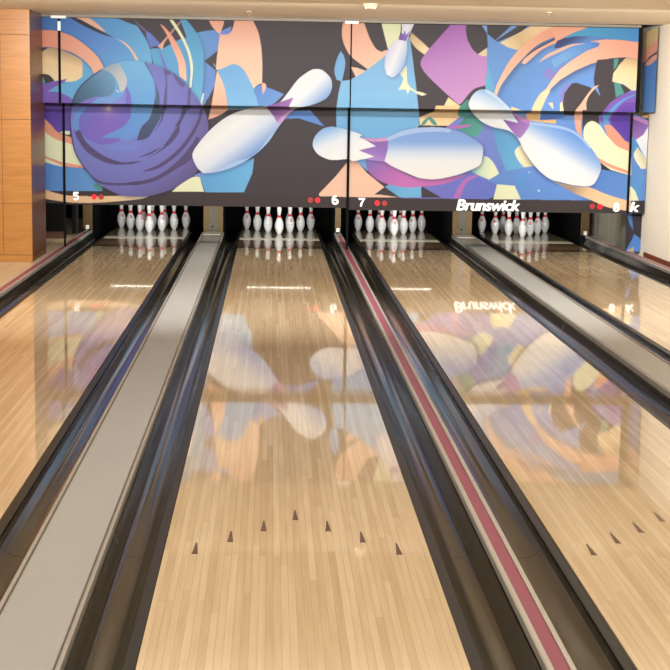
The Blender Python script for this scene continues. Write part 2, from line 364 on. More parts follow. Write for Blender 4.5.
for sh in (D((355, -30), (382, -30), (378, 10), (340, 90), (330, 116), (300, 112), (335, 50)),
           D((48, 322), (150, 290), (240, 220), (310, 120), (335, 115), (325, 160), (260, 237), (160, 302), (98, 326), (160, 296), (245, 232)),
           D((78, 413), (200, 360), (320, 265), (400, 165), (455, 60), (472, -10), (492, -10), (470, 80), (410, 192), (330, 292), (220, 377), (150, 404)),
           D((-10, 485), (120, 465), (220, 420), (320, 340), (400, 250), (445, 180), (470, 190), (415, 322), (300, 402), (180, 472), (60, 502), (-10, 503)),
           D((0, 352), (60, 345), (90, 340), (40, 356), (-10, 365)), D((215, -20), (235, -20), (215, 70), (155, 160), (205, 70)),
           B((225, 130), (240, 150), (255, 132), (268, 137), (310, 215), (400, 290), (480, 330), (560, 350), (668, 343), (600, 361), (500, 366), (400, 336), (310, 276), (250, 192)),
           B((330, 438), (420, 480), (540, 490), (668, 475), (668, 496), (540, 506), (420, 497), (350, 467))):
    fill(sh, ARC, .85, **kw)
fill([(69.6, 122), (70.2, 112), (71.5, 103), (75, 94.5), (80.3, 85.9), (90.7, 76.5), (101.9, 69), (102.5, 69.6), (91.5, 77.3), (81.2, 86.6), (76, 95.2), (72.6, 103.5), (71.3, 112), (70.7, 122), (74.6, 148.4), (82.7, 164.5), (97, 181.5), (96.7, 182.4), (81.8, 165), (73.6, 148.8)], (60, 66, 90), .9)
g = np.exp(-((XX-108.5)**2+(YY-108.5)**2)/9.); art += g[..., None]*(np.array((255, 238, 205))-art)*.95
g = np.exp(-((XX-108.5)**2+(YY-108.5)**2)/90.); art += g[..., None]*(np.array((190, 150, 215))-art)*.4

# ---- foot of the first printed pin
fill(D((280, 547), (330, 505), (420, 450), (468, 448), (482, 500), (497, 547)), YEL)
fill(H_((98, 588), (110, 578), (200, 560), (282, 530), (276, 580), (248, 644), (118, 644)), Lin((205, 175), (245, 190), (104, 168, 220), (116, 186, 230)), sm=False)
fill(D((425, 437), (480, 418), (515, 425), (470, 450)), (120, 150, 214))
pin1 = H_((75, 520), (90, 488), (140, 430), (200, 386), (270, 362), (325, 355), (365, 344), (395, 310), (430, 265), (470, 236), (490, 231), (512, 236), (538, 262), (543, 290), (535, 315), (520, 332), (480, 350), (430, 362), (408, 372), (395, 385), (360, 430), (330, 475), (280, 522), (220, 556), (160, 576), (112, 581), (90, 560))
m1 = fill(pin1, Lin(H_((190, 395))[0], H_((300, 540))[0], (0, (236, 236, 236)), (.2, WHITE), (.5, (226, 232, 244)), (.85, (124, 162, 222)), (1, (150, 186, 234))), shadow=.35)
fill(H_((380, 345), (400, 310), (430, 265), (470, 230), (515, 230), (548, 262), (548, 310), (520, 340), (430, 366), (400, 372)), Lin(H_((430, 262))[0], H_((505, 345))[0], (0, WHITE), (.5, (238, 240, 246)), (1, (140, 176, 228))), clip=m1)
fill(H_((280, 522), (335, 455), (350, 440), (372, 400), (385, 400), (360, 432), (330, 477), (280, 526), (220, 560), (150, 582), (155, 573), (225, 540)), (178, 206, 242), .9, clip=m1)
fill(H_((322, 357), (365, 343), (414, 326), (398, 358), (412, 370), (395, 385), (360, 410), (340, 380)), Lin(H_((330, 350))[0], H_((390, 385))[0], (128, 84, 156), (176, 126, 188)))
fill(H_((362, 404), (395, 374), (430, 360), (408, 374), (388, 394), (366, 418)), (208, 160, 208))

# ---- middle: dark field with sky, peach and yellow cut-outs
fill(G((340, 208), (360, 238), (371, 290), (362, 350), (347, 412), (312, 400), (298, 350), (305, 290), (325, 235)), (126, 182, 230))
fill(G((343, 408), (400, 402), (440, 380), (520, 330), (640, 232))+J((110, 214), (265, 108), (280, 210), (295, 330), (310, 450), (326, 600))+[(419, 113), (419, 126), (400, 145), (340, 145), (336.5, 128), (336, 110)]+G((318, 540), (325, 490)), Lin((380, 60), (380, 130), (138, 188, 232), (140, 196, 236), (120, 182, 228)), sm=False)
fill(G((355, 14), (495, 14), (530, 110), (555, 160), (580, 195), (612, 213), (652, 198), (640, 236), (580, 284), (520, 330), (410, 245), (370, 182), (350, 120), (348, 70)), Lin((350, 20), (370, 65), (242, 180, 154), (250, 204, 176)))
fill(G((408, 314), (450, 320), (508, 340), (440, 382)), (250, 204, 176), sm=False)
fill(J((76, 18), (208, 18), (205, 80), (190, 130), (140, 190), (120, 196), (98, 110)), Lin((385, 22), (385, 45), (232, 236, 188), (240, 242, 206)), sm=False)
fill(J((275, 82), (340, 138), (398, 192), (365, 232), (310, 190), (268, 130)), Lin((412, 32), (425, 52), (206, 176, 128), (252, 226, 182)))
fill(L_((408, 78), (456, 78), (458, 110), (466, 140), (480, 168), (505, 183), (526, 185), (531, 212), (525, 285), (480, 300), (440, 346), (430, 350), (380, 305), (335, 262), (312, 235), (303, 212), (312, 190), (340, 155)), Lin((440, 24), (470, 100), (172, 106, 184), (196, 142, 204), (210, 156, 208)), sm=True)
fill(M((118, 262), (180, 213), (190, 272), (150, 276)), (232, 214, 172), sm=False)
fill(J((525, 518), (600, 574), (595, 620), (460, 620), (498, 570)), CREAM, sm=False)
fill(N_((128, 48), (230, 8), (240, -30), (440, -30), (430, 60), (390, 106), (132, 103)), Lin((440, 112), (440, 126), (248, 208, 150), (252, 222, 172)), sm=False)
fill(N_((138, 102), (160, 70), (185, 50), (205, 45), (232, 70), (250, 101), (224, 99), (192, 62), (163, 101)), TEAL)
smallpin = J((210, 14), (302, 14), (272, 80), (258, 110), (248, 150), (248, 200), (232, 300), (190, 360), (150, 386), (112, 366), (98, 310), (110, 220), (150, 160), (190, 126), (212, 80))
fill(J((245, 300), (250, 420), (272, 452), (310, 476), (350, 485), (382, 498), (350, 508), (318, 496), (268, 464), (252, 498), (242, 466), (188, 469), (215, 422), (224, 392), (200, 360)), YEL, sm=False)
m2 = fill(smallpin, Lin(J((105, 240))[0], J((252, 300))[0], (0, (214, 214, 244)), (.4, (242, 244, 246)), (.7, (200, 214, 242)), (1, (128, 166, 224))), shadow=.25)
fill(J((192, 132), (200, 100), (214, 84), (222, 100), (232, 68), (242, 100), (268, 72), (256, 106), (242, 142)), Lin(J((195, 100))[0], J((262, 110))[0], (120, 88, 168), (156, 126, 202)), sm=False)

# ---- right: blue field and its arcs
fill([(487, 20), (660, 20), (660, 201), (560, 201), (419, 199), (419, 128), (452, 128), (468, 113), (487, 100)], Lin((500, 40), (580, 200), (110, 160, 222), (112, 156, 222), (104, 146, 216)), sm=False)
fill(M((180, 62), (470, 62), (400, 120), (250, 180), (182, 125)), DARK, sm=False)
fill([(485.5, 20), (500, 20), (500, 40), (487, 33)], DARK, sm=False)
fill(M((42, 60), (145, 62), (185, 128), (186, 215), (118, 263), (78, 220), (50, 165), (40, 110)), DARK, sm=False)
fill(M((140, 60), (180, 60), (184, 128), (165, 100)), (126, 172, 226), sm=False)
fill(M((172, 228), (355, 62), (400, 66), (240, 172), (190, 222)), (116, 162, 224), sm=False)
fill(M((180, 122), (210, 150), (250, 180), (310, 212), (390, 235), (320, 325), (262, 410), (230, 540), (190, 560), (170, 480), (186, 330), (188, 212)), Lin((490, 40), (500, 90), (110, 158, 222), (116, 166, 226)), sm=False)
fill(M((188, 330), (210, 420), (238, 540), (170, 540), (172, 440)), (108, 184, 222), sm=False)
fill(M((268, 186), (370, 132), (490, 66), (668, 60), (668, 100), (470, 192), (390, 236), (320, 216)), Lin((500, 45), (530, 22), (253, 228, 184), (226, 196, 142), (252, 214, 170)), sm=False)
fill(M((228, 538), (235, 500), (252, 455), (300, 360), (340, 297), (390, 236), (470, 168), (560, 110), (640, 78), (700, 62), (760, 60), (720, 90), (668, 132), (560, 178), (500, 216), (440, 272), (370, 347), (310, 422), (270, 482), (246, 544)), Lin((495, 90), (560, 28), (251, 206, 176), (248, 190, 160), (244, 168, 138)), shadow=.4, off=(2.5, 2.5), sr=3)
fill(M((452, 262), (520, 215), (600, 172), (668, 138), (668, 150), (600, 186), (500, 242), (440, 300)), (78, 76, 104), .9)
fill(M((412, 326), (430, 295), (500, 240), (600, 186), (690, 142), (690, 168), (560, 226), (480, 292), (440, 326)), Lin((525, 62), (560, 38), (250, 200, 170), (244, 172, 144)), shadow=.35)
fill(O((-60, 60), (0, 40), (205, 40), (160, 60), (100, 82), (0, 128), (-30, 138)), Lin((560, 30), (580, 30), (246, 178, 148), (246, 178, 150)))
fill(O((15, 122), (80, 90), (200, 46), (700, 40), (700, 200), (525, 148), (420, 134), (340, 126), (220, 110), (100, 110)), Lin((590, 28), (630, 38), (84, 164, 206), (78, 148, 206)), sm=False)
fill(O((-20, 140), (20, 124), (100, 109), (220, 109), (345, 125), (260, 150), (80, 158), (0, 186), (-40, 190)), Lin((575, 36), (580, 44), (62, 74, 120), (100, 140, 204)), sm=False)
fill(M((520, 322), (580, 268), (640, 238), (700, 212), (760, 195), (860, 190), (760, 206), (680, 242), (590, 284)), PEACH)
fill(O((-60, 270), (0, 236), (100, 182), (200, 148), (245, 148), (268, 160), (255, 178), (180, 198), (80, 252), (-40, 320)), Lin((565, 60), (600, 44), (124, 176, 228), (92, 142, 216)))
fill(M((562, 384), (600, 348), (640, 392), (700, 300), (668, 470), (610, 440), (570, 420)), (150, 132, 206), .8)
fill(O((268, 158), (245, 148), (200, 143), (300, 130), (420, 134), (530, 150), (530, 264), (430, 249), (330, 257), (200, 296), (100, 341), (0, 402))+M((620, 482), (600, 506), (574, 500), (612, 440), (668, 366))+O((80, 268), (180, 206), (255, 179)), Lin((560, 80), (620, 40), (251, 208, 176), (247, 190, 160), (244, 172, 146)), shadow=.45, off=(1.5, 3), sr=3, sm=False)
fill(M((576, 498), (604, 508), (565, 585), (540, 650), (535, 700), (476, 700), (480, 640), (500, 588), (540, 526)), CREAM)
fill(O((250, 268), (360, 256), (445, 250), (405, 300), (360, 350), (350, 412), (420, 432), (484, 470), (400, 510), (330, 560), (280, 640), (180, 640), (174, 520), (186, 500), (250, 440), (272, 516), (232, 460), (226, 400), (235, 330)), DARK, sm=False)
fill(O((80, 424), (110, 420), (200, 450), (242, 486), (180, 512), (130, 640), (30, 640), (18, 560), (30, 490)), DARK, sm=False)
fill(O((45, 420), (75, 424), (28, 490), (20, 560), (0, 560), (5, 480)), (150, 130, 206), .8, sm=False)
fill(O((0, 560), (15, 545), (25, 610), (0, 612)), CREAM, sm=False)
fill(O((268, 434), (250, 446), (200, 500), (176, 560), (182, 640))+Q((152, 30), (140, 120), (152, 192), (128, 175), (104, 120), (98, 20))+O((140, 560), (190, 490), (230, 446)), Lin((595, 85), (580, 135), (250, 202, 172), (242, 172, 144)))
fill(O((362, 262), (392, 258), (386, 300), (358, 340)), TEAL, sm=False)
fill(O((362, 415), (402, 422), (430, 490), (374, 520)), TEAL, sm=False)
fill(O((440, 254), (525, 264), (514, 472), (475, 470), (430, 432), (350, 412), (356, 360), (398, 298)), Lin((630, 58), (625, 80), (206, 176, 128), (252, 218, 168), (253, 226, 182)), sm=False)
fill(Q((150, 0), (262, 0), (262, 100), (165, 190), (150, 120)), DARK, sm=False)
fill(O((510, 472), (420, 496), (340, 550), (280, 625))+Q((258, 70), (300, 98), (370, 132), (440, 212), (490, 214), (500, 0)), VIO, sm=False)
fill(O((510, 500), (430, 540), (385, 580), (355, 618))+Q((322, 60), (334, 104), (294, 96), (288, 30))+O((320, 620), (360, 575), (420, 530), (500, 496)), (100, 164, 218), sm=False)
fill(O((515, 548), (440, 550), (400, 580), (372, 622))+Q((340, 50), (342, 100), (380, 138), (440, 210), (492, 212), (500, 0)), Lin((625, 100), (628, 140), (124, 86, 182), (96, 66, 166), (104, 74, 176)), sm=False)
fill(Q((296, 100), (318, 98), (342, 102), (380, 140), (440, 208), (485, 224), (480, 282), (400, 252), (340, 202), (310, 150)), SALM)
fill(Q((160, 122), (172, 100), (190, 82), (222, 74), (270, 105), (310, 165), (380, 240), (440, 268), (490, 284), (480, 440), (340, 402), (270, 352), (228, 290), (162, 202)), YEL, sm=True)
fill(Q((248, 314), (330, 360), (470, 412), (468, 432), (340, 387), (268, 346)), SALM)
fill(Q((262, 345), (340, 402), (470, 440), (290, 400), (262, 400)), (60, 56, 60), sm=False)
fill(Q((255, 400), (340, 408), (490, 446), (490, 606), (150, 606), (150, 515)), Lin((585, 170), (625, 200), (88, 132, 204), (108, 154, 220)), sm=False)

# ---- lower middle: periwinkle field, leaves, star
fill([(419, 128), (440, 132), (462, 115), (495, 125), (505, 168), (480, 200), (400, 200), (405, 185), (440, 160)], Lin((450, 130), (450, 198), (126, 140, 212), (118, 140, 214), (112, 128, 206)), sm=False)
fill([(400, 184), (440, 176), (500, 176), (500, 200), (440, 200), (424, 196), (410, 190)], (112, 126, 206), sm=False)
fill(P_((212, 115), (330, 138), (400, 190), (440, 280), (495, 375), (400, 392), (310, 408), (258, 280)), Lin((490, 135), (515, 170), (100, 162, 212), (112, 180, 220)), sm=False)
fill(P_((-10, 395), (100, 410), (195, 466), (310, 408), (500, 376), (668, 480), (760, 600), (-10, 600)), Lin((500, 170), (520, 200), (112, 150, 218), (104, 148, 218)), sm=False)
fill(P_((-400, 595), (-300, 520), (-180, 500), (0, 420), (80, 412), (200, 480), (250, 500), (240, 550), (195, 600)), Lin((420, 190), (490, 190), (128, 124, 206), (112, 126, 208)), sm=False)
fill(N_((358, 592), (380, 530), (402, 500), (440, 458), (500, 438), (566, 424), (470, 470), (432, 510), (402, 592)), (196, 118, 192), .9)
fill(N_((365, 124), (400, 92), (440, 40), (480, 20), (520, 45), (557, 75), (552, 130), (525, 168), (480, 180), (430, 150)), Lin((455, 115), (475, 135), (70, 138, 122), (92, 166, 156)))
fill(N_((385, 30), (400, -20), (450, -70), (520, -60), (470, 0), (440, 45), (405, 45)), (80, 150, 138))
fill(N_((310, 110), (480, 95), (462, 112), (372, 126)), (190, 116, 188))
fill(P_((160, 306), (190, 318), (218, 345), (245, 390), (262, 428), (196, 466), (130, 440), (72, 408), (120, 370), (150, 335)), Lin((472, 165), (492, 170), (120, 190, 186), (214, 232, 204), (242, 246, 206)))
fill(P_((410, 233), (438, 285), (495, 375), (430, 384), (392, 340), (367, 285), (380, 255)), Lin((535, 155), (518, 158), (214, 204, 150), (250, 240, 206)))
fill(P_((384, 500), (400, 468), (468, 414), (430, 468), (410, 514), (535, 540), (420, 527)), (88, 164, 218), .9, sm=False)
for c, r in ((P_((528, 541))[0], 1.1), (P_((463, 418))[0], .7)):
    fill([(c[0]+r*math.cos(a), c[1]+r*math.sin(a)) for a in np.arange(0, 6.28, .5)], (220, 240, 235), sm=False)
fill(P_((250, 512), (225, 580), (190, 600), (232, 600)), DARK, sm=False)
fill(P_((248, 498), (366, 508), (408, 598), (222, 600)), YEL, sm=False)
# purple to pink band under the lying pin, peach foot, sky blocks
fill([(319, 193.5), (335, 177), (349, 160), (357, 161), (367, 173), (385, 187.5), (376, 194), (400, 197.4), (319, 197.2)], Lin((350, 160), (350, 180), (220, 170, 140), (249, 200, 172), (250, 204, 176)), sm=False)
fill(K((300, 515), (330, 495), (450, 500), (545, 500), (545, 586), (400, 586), (372, 566)), Lin((390, 185), (400, 197), (110, 170, 222), (120, 188, 230)), sm=False)
fill(K((102, 336), (185, 320), (185, 410)), (112, 172, 222), sm=False)
fill(K((228, 568), (298, 516), (372, 568)), DARK, sm=False)
fill(K((545, 508), (610, 548), (680, 588), (545, 588)), DARK, sm=False)
fill(K((180, 322), (300, 338), (400, 405), (500, 450), (640, 462), (800, 440), (860, 430), (700, 494), (560, 512), (450, 520), (340, 502), (280, 482), (225, 448), (180, 395), (174, 350)), Lin((370, 158), (392, 188), (128, 112, 186), (176, 112, 184), (204, 120, 188)))
# the lying pin
pin2 = H_((478, 484), (484, 460), (500, 440), (520, 428), (550, 425), (600, 436), (645, 452))+K((130, 182), (190, 190), (240, 208), (310, 186), (400, 146), (440, 132))+N_((90, 121), (200, 115), (290, 119), (380, 140), (470, 180), (548, 236), (556, 290), (540, 362), (500, 390), (400, 430), (300, 455), (220, 464), (130, 455), (50, 425))+K((340, 372), (300, 346), (240, 336), (180, 326), (90, 342))+H_((596, 533), (540, 536), (500, 520), (484, 502))
m3 = fill(pin2, Lin((430, 128), (430, 178), (0, (132, 166, 224)), (.28, (140, 174, 228)), (.5, (214, 224, 240)), (.66, (240, 240, 240)), (1, (246, 244, 236))), shadow=.45)
fill(H_((470, 484), (484, 420), (560, 415), (645, 450))+K((130, 180), (180, 205), (240, 243), (125, 270), (230, 312), (180, 330), (80, 350))+H_((590, 545), (480, 530)), Lin(H_((540, 425))[0], H_((580, 530))[0], (0, (146, 186, 232)), (.45, (232, 238, 244)), (1, (248, 247, 242))), clip=m3, sm=False)
fill(K((310, 186), (400, 146), (480, 126), (560, 115), (640, 114), (740, 124), (740, 150), (640, 146), (560, 150), (480, 160), (400, 178), (322, 208)), (182, 204, 240), .85, clip=m3)
fill(K((130, 182), (200, 190), (310, 185), (322, 205), (320, 262), (298, 346), (200, 336), (176, 326), (230, 312), (125, 270), (242, 243), (180, 206)), Lin(K((250, 195))[0], K((230, 335))[0], (144, 108, 170), (150, 116, 192), (176, 140, 206)), sm=False)
fill(K((132, 181), (200, 191), (310, 185), (320, 206), (262, 213), (200, 208)), (212, 158, 206))
# the right-hand pin
fill(P_((440, 30), (460, 16), (534, 16), (534, 70), (645, 62), (642, 92), (520, 80), (450, 66)), Lin((530, 112), (530, 124), (226, 180, 118), (240, 196, 134)), sm=False)
fill(P_((540, 18), (700, 18), (700, 50), (640, 62), (536, 66)), (84, 120, 192), sm=False)
fill(M((590, 590), (622, 586), (625, 632)), CREAM, sm=False)
fill(M((345, 612), (415, 640), (340, 640)), CREAM, sm=False)
pin3 = M((58, 602), (62, 580), (74, 553), (92, 528), (112, 511), (150, 497), (195, 506), (245, 540), (300, 590), (345, 636))+P_((400, 50), (468, 76), (560, 90))+Q((0, 106), (80, 132), (120, 155), (150, 184), (210, 256), (265, 342), (276, 390), (255, 452), (232, 490), (210, 506), (180, 512), (90, 503), (0, 482))+P_((612, 466), (560, 432), (500, 373), (430, 274), (388, 190), (330, 140), (215, 112), (150, 80), (110, 48), (78, 12))
m4 = fill(pin3, Lin(Q((90, 165))[0], Q((-40, 380))[0], (0, (112, 154, 222)), (.3, (150, 184, 232)), (.65, (232, 236, 242)), (1, (246, 245, 240))), shadow=.4, off=(-1, 2))
fill(M((40, 610), (60, 540), (150, 485), (250, 535), (350, 640))+P_((350, 25), (390, 86), (286, 62), (345, 140), (215, 120), (70, 10)), Lin(M((190, 510))[0], M((110, 690))[0], (0, (150, 190, 234)), (.3, (206, 224, 244)), (.65, (244, 246, 246)), (1, (240, 240, 236))), clip=m4, sm=False)
fill(M((160, 498), (195, 506), (245, 540), (345, 636), (330, 640), (240, 560), (180, 520)), (216, 230, 246), .8, clip=m4)
fill(P_((468, 76), (560, 90))+Q((0, 106), (80, 132), (150, 184), (210, 256), (195, 256), (140, 196), (80, 152), (0, 126))+P_((560, 108), (466, 98)), (178, 206, 242), .85, clip=m4)
fill(P_((286, 62), (390, 86), (348, 18), (410, 45), (470, 70), (463, 110), (430, 160), (402, 190), (385, 184), (345, 138)), Lin(P_((300, 60))[0], P_((440, 180))[0], (126, 84, 158), (160, 116, 186), (178, 134, 204)), sm=False)
fill(P_((346, 14), (410, 42), (472, 70), (465, 94), (400, 66)), (196, 136, 192))
fill([(205, 192.8), (349, 197), (420, 198.5), (600, 200.5), (628.5, 201), (628.5, 216), (205, 214)], (72, 63, 62), sm=False)
# peach swoosh running into the foot band on the right
fill(Q((-60, 470), (0, 490), (60, 500), (120, 512), (205, 520), (300, 560), (400, 592), (480, 612), (480, 682), (360, 660), (300, 645), (200, 600), (100, 560)), Lin((575, 185), (600, 202), (172, 146, 128), (244, 200, 156), (252, 212, 168)))
m4b = raster(smooth(pin3)); art[:] = art  # (pin stays in front of the swoosh)
fill(Q((-30, 380), (276, 390), (255, 452), (232, 490), (210, 506), (180, 512), (90, 503), (0, 482), (-60, 470)), Lin(Q((90, 165))[0], Q((-40, 380))[0], (0, (112, 154, 222)), (.3, (150, 184, 232)), (.65, (232, 236, 242)), (1, (246, 245, 240))), clip=m4b, sm=False)

# ---- right-hand filler strips (drawn in their own patch of the field, x > 641)
def strip(x0, y0, x1, y1, c): fill([(x0, y0), (x1, y0), (x1, y1), (x0, y1)], c, sm=False)
strip(641.6, 14, 664, 112.8, Lin((650, 60), (650, 110), (94, 140, 208), (114, 160, 226)))
fill(O((540, 60), (680, 20), (680, 116), (540, 214)), Lin((650, 30), (648, 48), (240, 204, 144), (230, 200, 148)), sm=False)
fill(O((540, 216), (560, 198), (680, 110), (680, 220), (575, 278), (535, 300)), (246, 172, 146), sm=False)
fill(O((560, 300), (600, 245), (680, 190), (680, 210), (610, 250), (575, 300)), (84, 76, 100), sm=False)
fill(O((566, 304), (590, 270), (640, 232), (680, 205), (680, 240), (640, 268), (602, 302)), (247, 180, 154))
fill(O((525, 598), (565, 616), (520, 620)), CREAM, sm=False)
strip(631.2, 113, 664, 201.4, Lin((640, 140), (640, 195), (106, 150, 216), (104, 150, 218)))
fill(Q((480, 15), (680, 15), (680, 90), (590, 70)), (66, 58, 60), sm=False)
fill(Q((545, 38), (600, 30), (602, 56), (560, 52)), (214, 164, 108), sm=False)
fill(Q((485, 30), (545, 58), (640, 96), (640, 116), (480, 60)), (196, 132, 184), sm=False)
fill(Q((480, 55), (592, 104), (560, 165), (535, 195), (505, 200), (480, 165)), Lin((632, 118), (645, 140), (116, 82, 152), (168, 124, 194)), sm=False)
fill(Q((508, 200), (560, 165), (600, 95), (640, 100), (640, 420), (560, 300)), Lin((640, 130), (650, 160), (246, 246, 246), (226, 230, 240)), sm=False)
fill(Q((470, 200), (505, 200), (530, 240), (495, 280), (470, 330)), (92, 150, 206), sm=False)
fill(Q((518, 248), (545, 285), (585, 340), (575, 392), (545, 396), (510, 345), (494, 298)), Lin((645, 150), (635, 155), (190, 196, 160), (248, 240, 204)))
fill(Q((480, 520), (500, 500), (580, 432), (530, 500), (515, 540), (600, 580), (520, 560)), (90, 168, 214), .8, sm=False)
fill(Q((455, 515), (478, 512), (505, 545), (528, 608), (455, 608)), YEL, sm=False)
strip(631.2, 200.6, 664, 213.4, (62, 56, 58))
# side panel below them, down to the floor
strip(620, 213.4, 664, 266, Lin((635, 215), (640, 255), (84, 134, 206), (96, 150, 224)))
fill(U((415, 125), (432, 150), (445, 190), (468, 242), (445, 300), (425, 335), (400, 340), (400, 125)), (66, 60, 68))
fill(U((455, 120), (560, 120), (560, 300), (505, 272), (466, 242), (462, 190)), (66, 60, 68), sm=False)
fill(U((505, 272), (530, 250), (530, 290)), (108, 156, 222), sm=False)
fill(U((425, 345), (455, 325), (468, 315), (468, 352), (425, 352)), (214, 176, 140), sm=False)
WORLD = .7
# ---------------------------------------------------------------- layout
LX = {5: -1.663, 6: .1184, 7: 1.7093, 8: 3.4949}; HW = .528
WALLX = 4.492; CEIL = 2.735; YU, YL = 15.15, 15.48
LANE0, LANE1 = 0., 19.35
ORD = {5: 'first', 6: 'second', 7: 'third', 8: 'fourth'}
PLACE = {5: 'beside the wood column, under number 5', 6: 'under number 6, running up the middle', 7: 'under number 7, right of the centre rose strip', 8: 'under number 8, beside the right wall'}

# ---- lanes
for n, x in LX.items():
    r = thing('bowling_lane', {5: 'glossy maple bowling lane nearest the wood column', 6: 'glossy maple bowling lane up the middle, with seven dark arrows',
                               7: 'glossy maple bowling lane between the central rose strip and right grey cap', 8: 'glossy maple bowling lane nearest the cream wall'}[n], 'bowling lane', (x, 0, 0), 'bowling lanes')
    box('lane_bed', (-HW, HW, LANE0, 16.2, -.05, 0), M_lane, r)
    box('dark_band', (-HW, HW, 16.201, 17.32, -.05, 0), M_band, r)  # darker brown stretch across the lane, ahead of the pale strip
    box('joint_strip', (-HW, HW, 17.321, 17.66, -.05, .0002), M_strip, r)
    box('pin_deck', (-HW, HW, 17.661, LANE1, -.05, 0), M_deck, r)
    if n in (6, 7):
        for k in range(-3, 4):
            if n == 7 and k > 0: continue
            ya = {0: 3.90, 1: 3.73, 2: 3.57, 3: 3.405}[abs(k)]; xa = k*.1351
            bm = bmesh.new(); vs = [bm.verts.new(p) for p in ((xa-.0125, ya, .0006), (xa+.0125, ya, .0006), (xa+.003, ya+.155, .0006), (xa, ya+.162, .0006), (xa-.003, ya+.155, .0006))]
            bm.faces.new(vs); from_bm('arrow_marker', bm, M_arrow, r)

# ---- gutters: edge strip, step, bowl rising to the divider
def gutter(xl, xd, ztop, label):
    """xl lane edge, xd divider side"""
    s = 1 if xd > xl else -1; w = abs(xd-xl)
    r = thing('gutter_channel', label, 'gutter', (xl, 0, 0), 'lane gutters')
    bm = bmesh.new()
    x0, x1 = sorted((s*.003, s*.043)); add_box(bm, x0, x1, 0, 18.6, -.05, -.004, bev=.003)
    from_bm('edge_strip', bm, M_edge, r)
    a, b, zt = .05, w-.004, ztop-.034
    ctl = [(0, -.047), (.22, -.074), (.46, -.084), (.70, -.077), (.87, -.05), (1, zt)]
    prof = [(s*.045, -.012), (s*.046, -.044)]
    for k in range(len(ctl)-1):
        p0, p1, p2, p3 = ctl[max(0, k-1)], ctl[k], ctl[k+1], ctl[min(len(ctl)-1, k+2)]
        for q in range(6):
            t = q/6
            v = [.5*(2*p1[m]+(p2[m]-p0[m])*t+(2*p0[m]-5*p1[m]+4*p2[m]-p3[m])*t*t+(3*p1[m]-p0[m]-3*p2[m]+p3[m])*t**3) for m in (0, 1)]
            prof.append((s*(a+(b-a)*v[0]), v[1]))
    prof.append((s*b, zt))
    for y0, y1 in ((0, 3.63), (3.634, 9.9), (9.904, 17.88)):
        extrude_profile('trough', prof, y0, y1, M_gut, r, smooth=True)
    return r
ZC, ZD = .05, .06
capw = .1445
for (a, b, name) in ((5, 6, 'left'), (7, 8, 'right')):
    mid = (LX[a]+LX[b])/2
    gutter(LX[a]+HW, mid-capw, ZC, 'dark gutter on the left side of the %s grey cap' % name)
    gutter(LX[b]-HW, mid+capw, ZC, 'dark gutter on the right side of the %s grey cap' % name)
    r = thing('ball_return_cap', 'long flat pale grey ball return cap, %s one of two' % name, 'ball return cap', (mid, 0, 0), 'ball return caps')
    extrude_profile('cover_plate', [(-.122, ZC-.03), (-.122, ZC-.003), (-.117, ZC), (.117, ZC), (.122, ZC-.003), (.122, ZC-.03)], 0, 16.35, M_cap, r, closed=True)
    extrude_profile('end_plate', [(-.122, ZC-.03), (-.122, ZC-.003), (-.117, ZC), (.117, ZC), (.122, ZC-.003), (.122, ZC-.03)], 16.354, 17.45, M_capend, r, closed=True)
    extrude_profile('end_lip', [(-.122, ZC-.03), (-.117, ZC+.006), (.117, ZC+.006), (.122, ZC-.03)], 17.454, 17.86, M_alu, r, closed=True)
    for s in (-1, 1):
        x0, x1 = sorted((s*.122, s*.131)); box('groove', (x0, x1, 0, 17.86, ZC-.03, ZC-.008), M_groove, r)
        x0, x1 = sorted((s*.131, s*.1445)); extrude_profile('edge_trim', [(x0, ZC-.12), (x0, ZC+.001), ((x0+x1)/2, ZC+.005), (x1, ZC-.001), (x1, ZC-.12)], 0, 17.86, M_alu, r, closed=True)

def divider(x, label, hw=.046):
    r = thing('lane_divider', label, 'lane divider', (x, 0, 0), 'rose-topped lane dividers')
    extrude_profile('divider_body', [(-hw+.006, -.12), (-hw+.006, ZD-.004), (hw-.006, ZD-.004), (hw-.006, -.12)], 0, 17.86, M_edge, r, closed=True)
    extrude_profile('rose_strip', [(-hw+.021, ZD-.003), (-hw+.021, ZD+.001), (hw-.021, ZD+.001), (hw-.021, ZD-.003)], 0, 17.3, M_pink, r, closed=True)
    for s in (-1, 1):
        extrude_profile('edge_trim', [(s*hw, ZD-.03), (s*hw, ZD+.001), (s*(hw-.005), ZD+.005), (s*(hw-.02), ZD+.005), (s*(hw-.02), ZD-.003), (s*(hw-.005), ZD-.003), (s*(hw-.005), ZD-.03)], 0, 17.86, M_alu, r, closed=True)
    return r
x67, x45, x89, HD = .905, -2.435, 4.33, .046
gutter(LX[6]+HW, x67-HD, ZD, 'dark gutter just left of the central rose-striped divider, edging the middle lane')
gutter(LX[7]-HW, x67+HD, ZD, 'dark gutter just right of the central rose-striped divider')
divider(x67, 'narrow rose-striped lane divider running up the middle of the photo')
gutter(LX[5]-HW, x45+HD, ZD, 'dark gutter at the far left, passing the wood column')
divider(x45, 'narrow rose-striped lane divider at the far left, passing the wood column')
gutter(LX[8]+HW, x89-HD, ZD, 'dark gutter at the far right, below the cream wall')
divider(x89, 'narrow lane divider at the far right, along the baseboard of the cream wall')

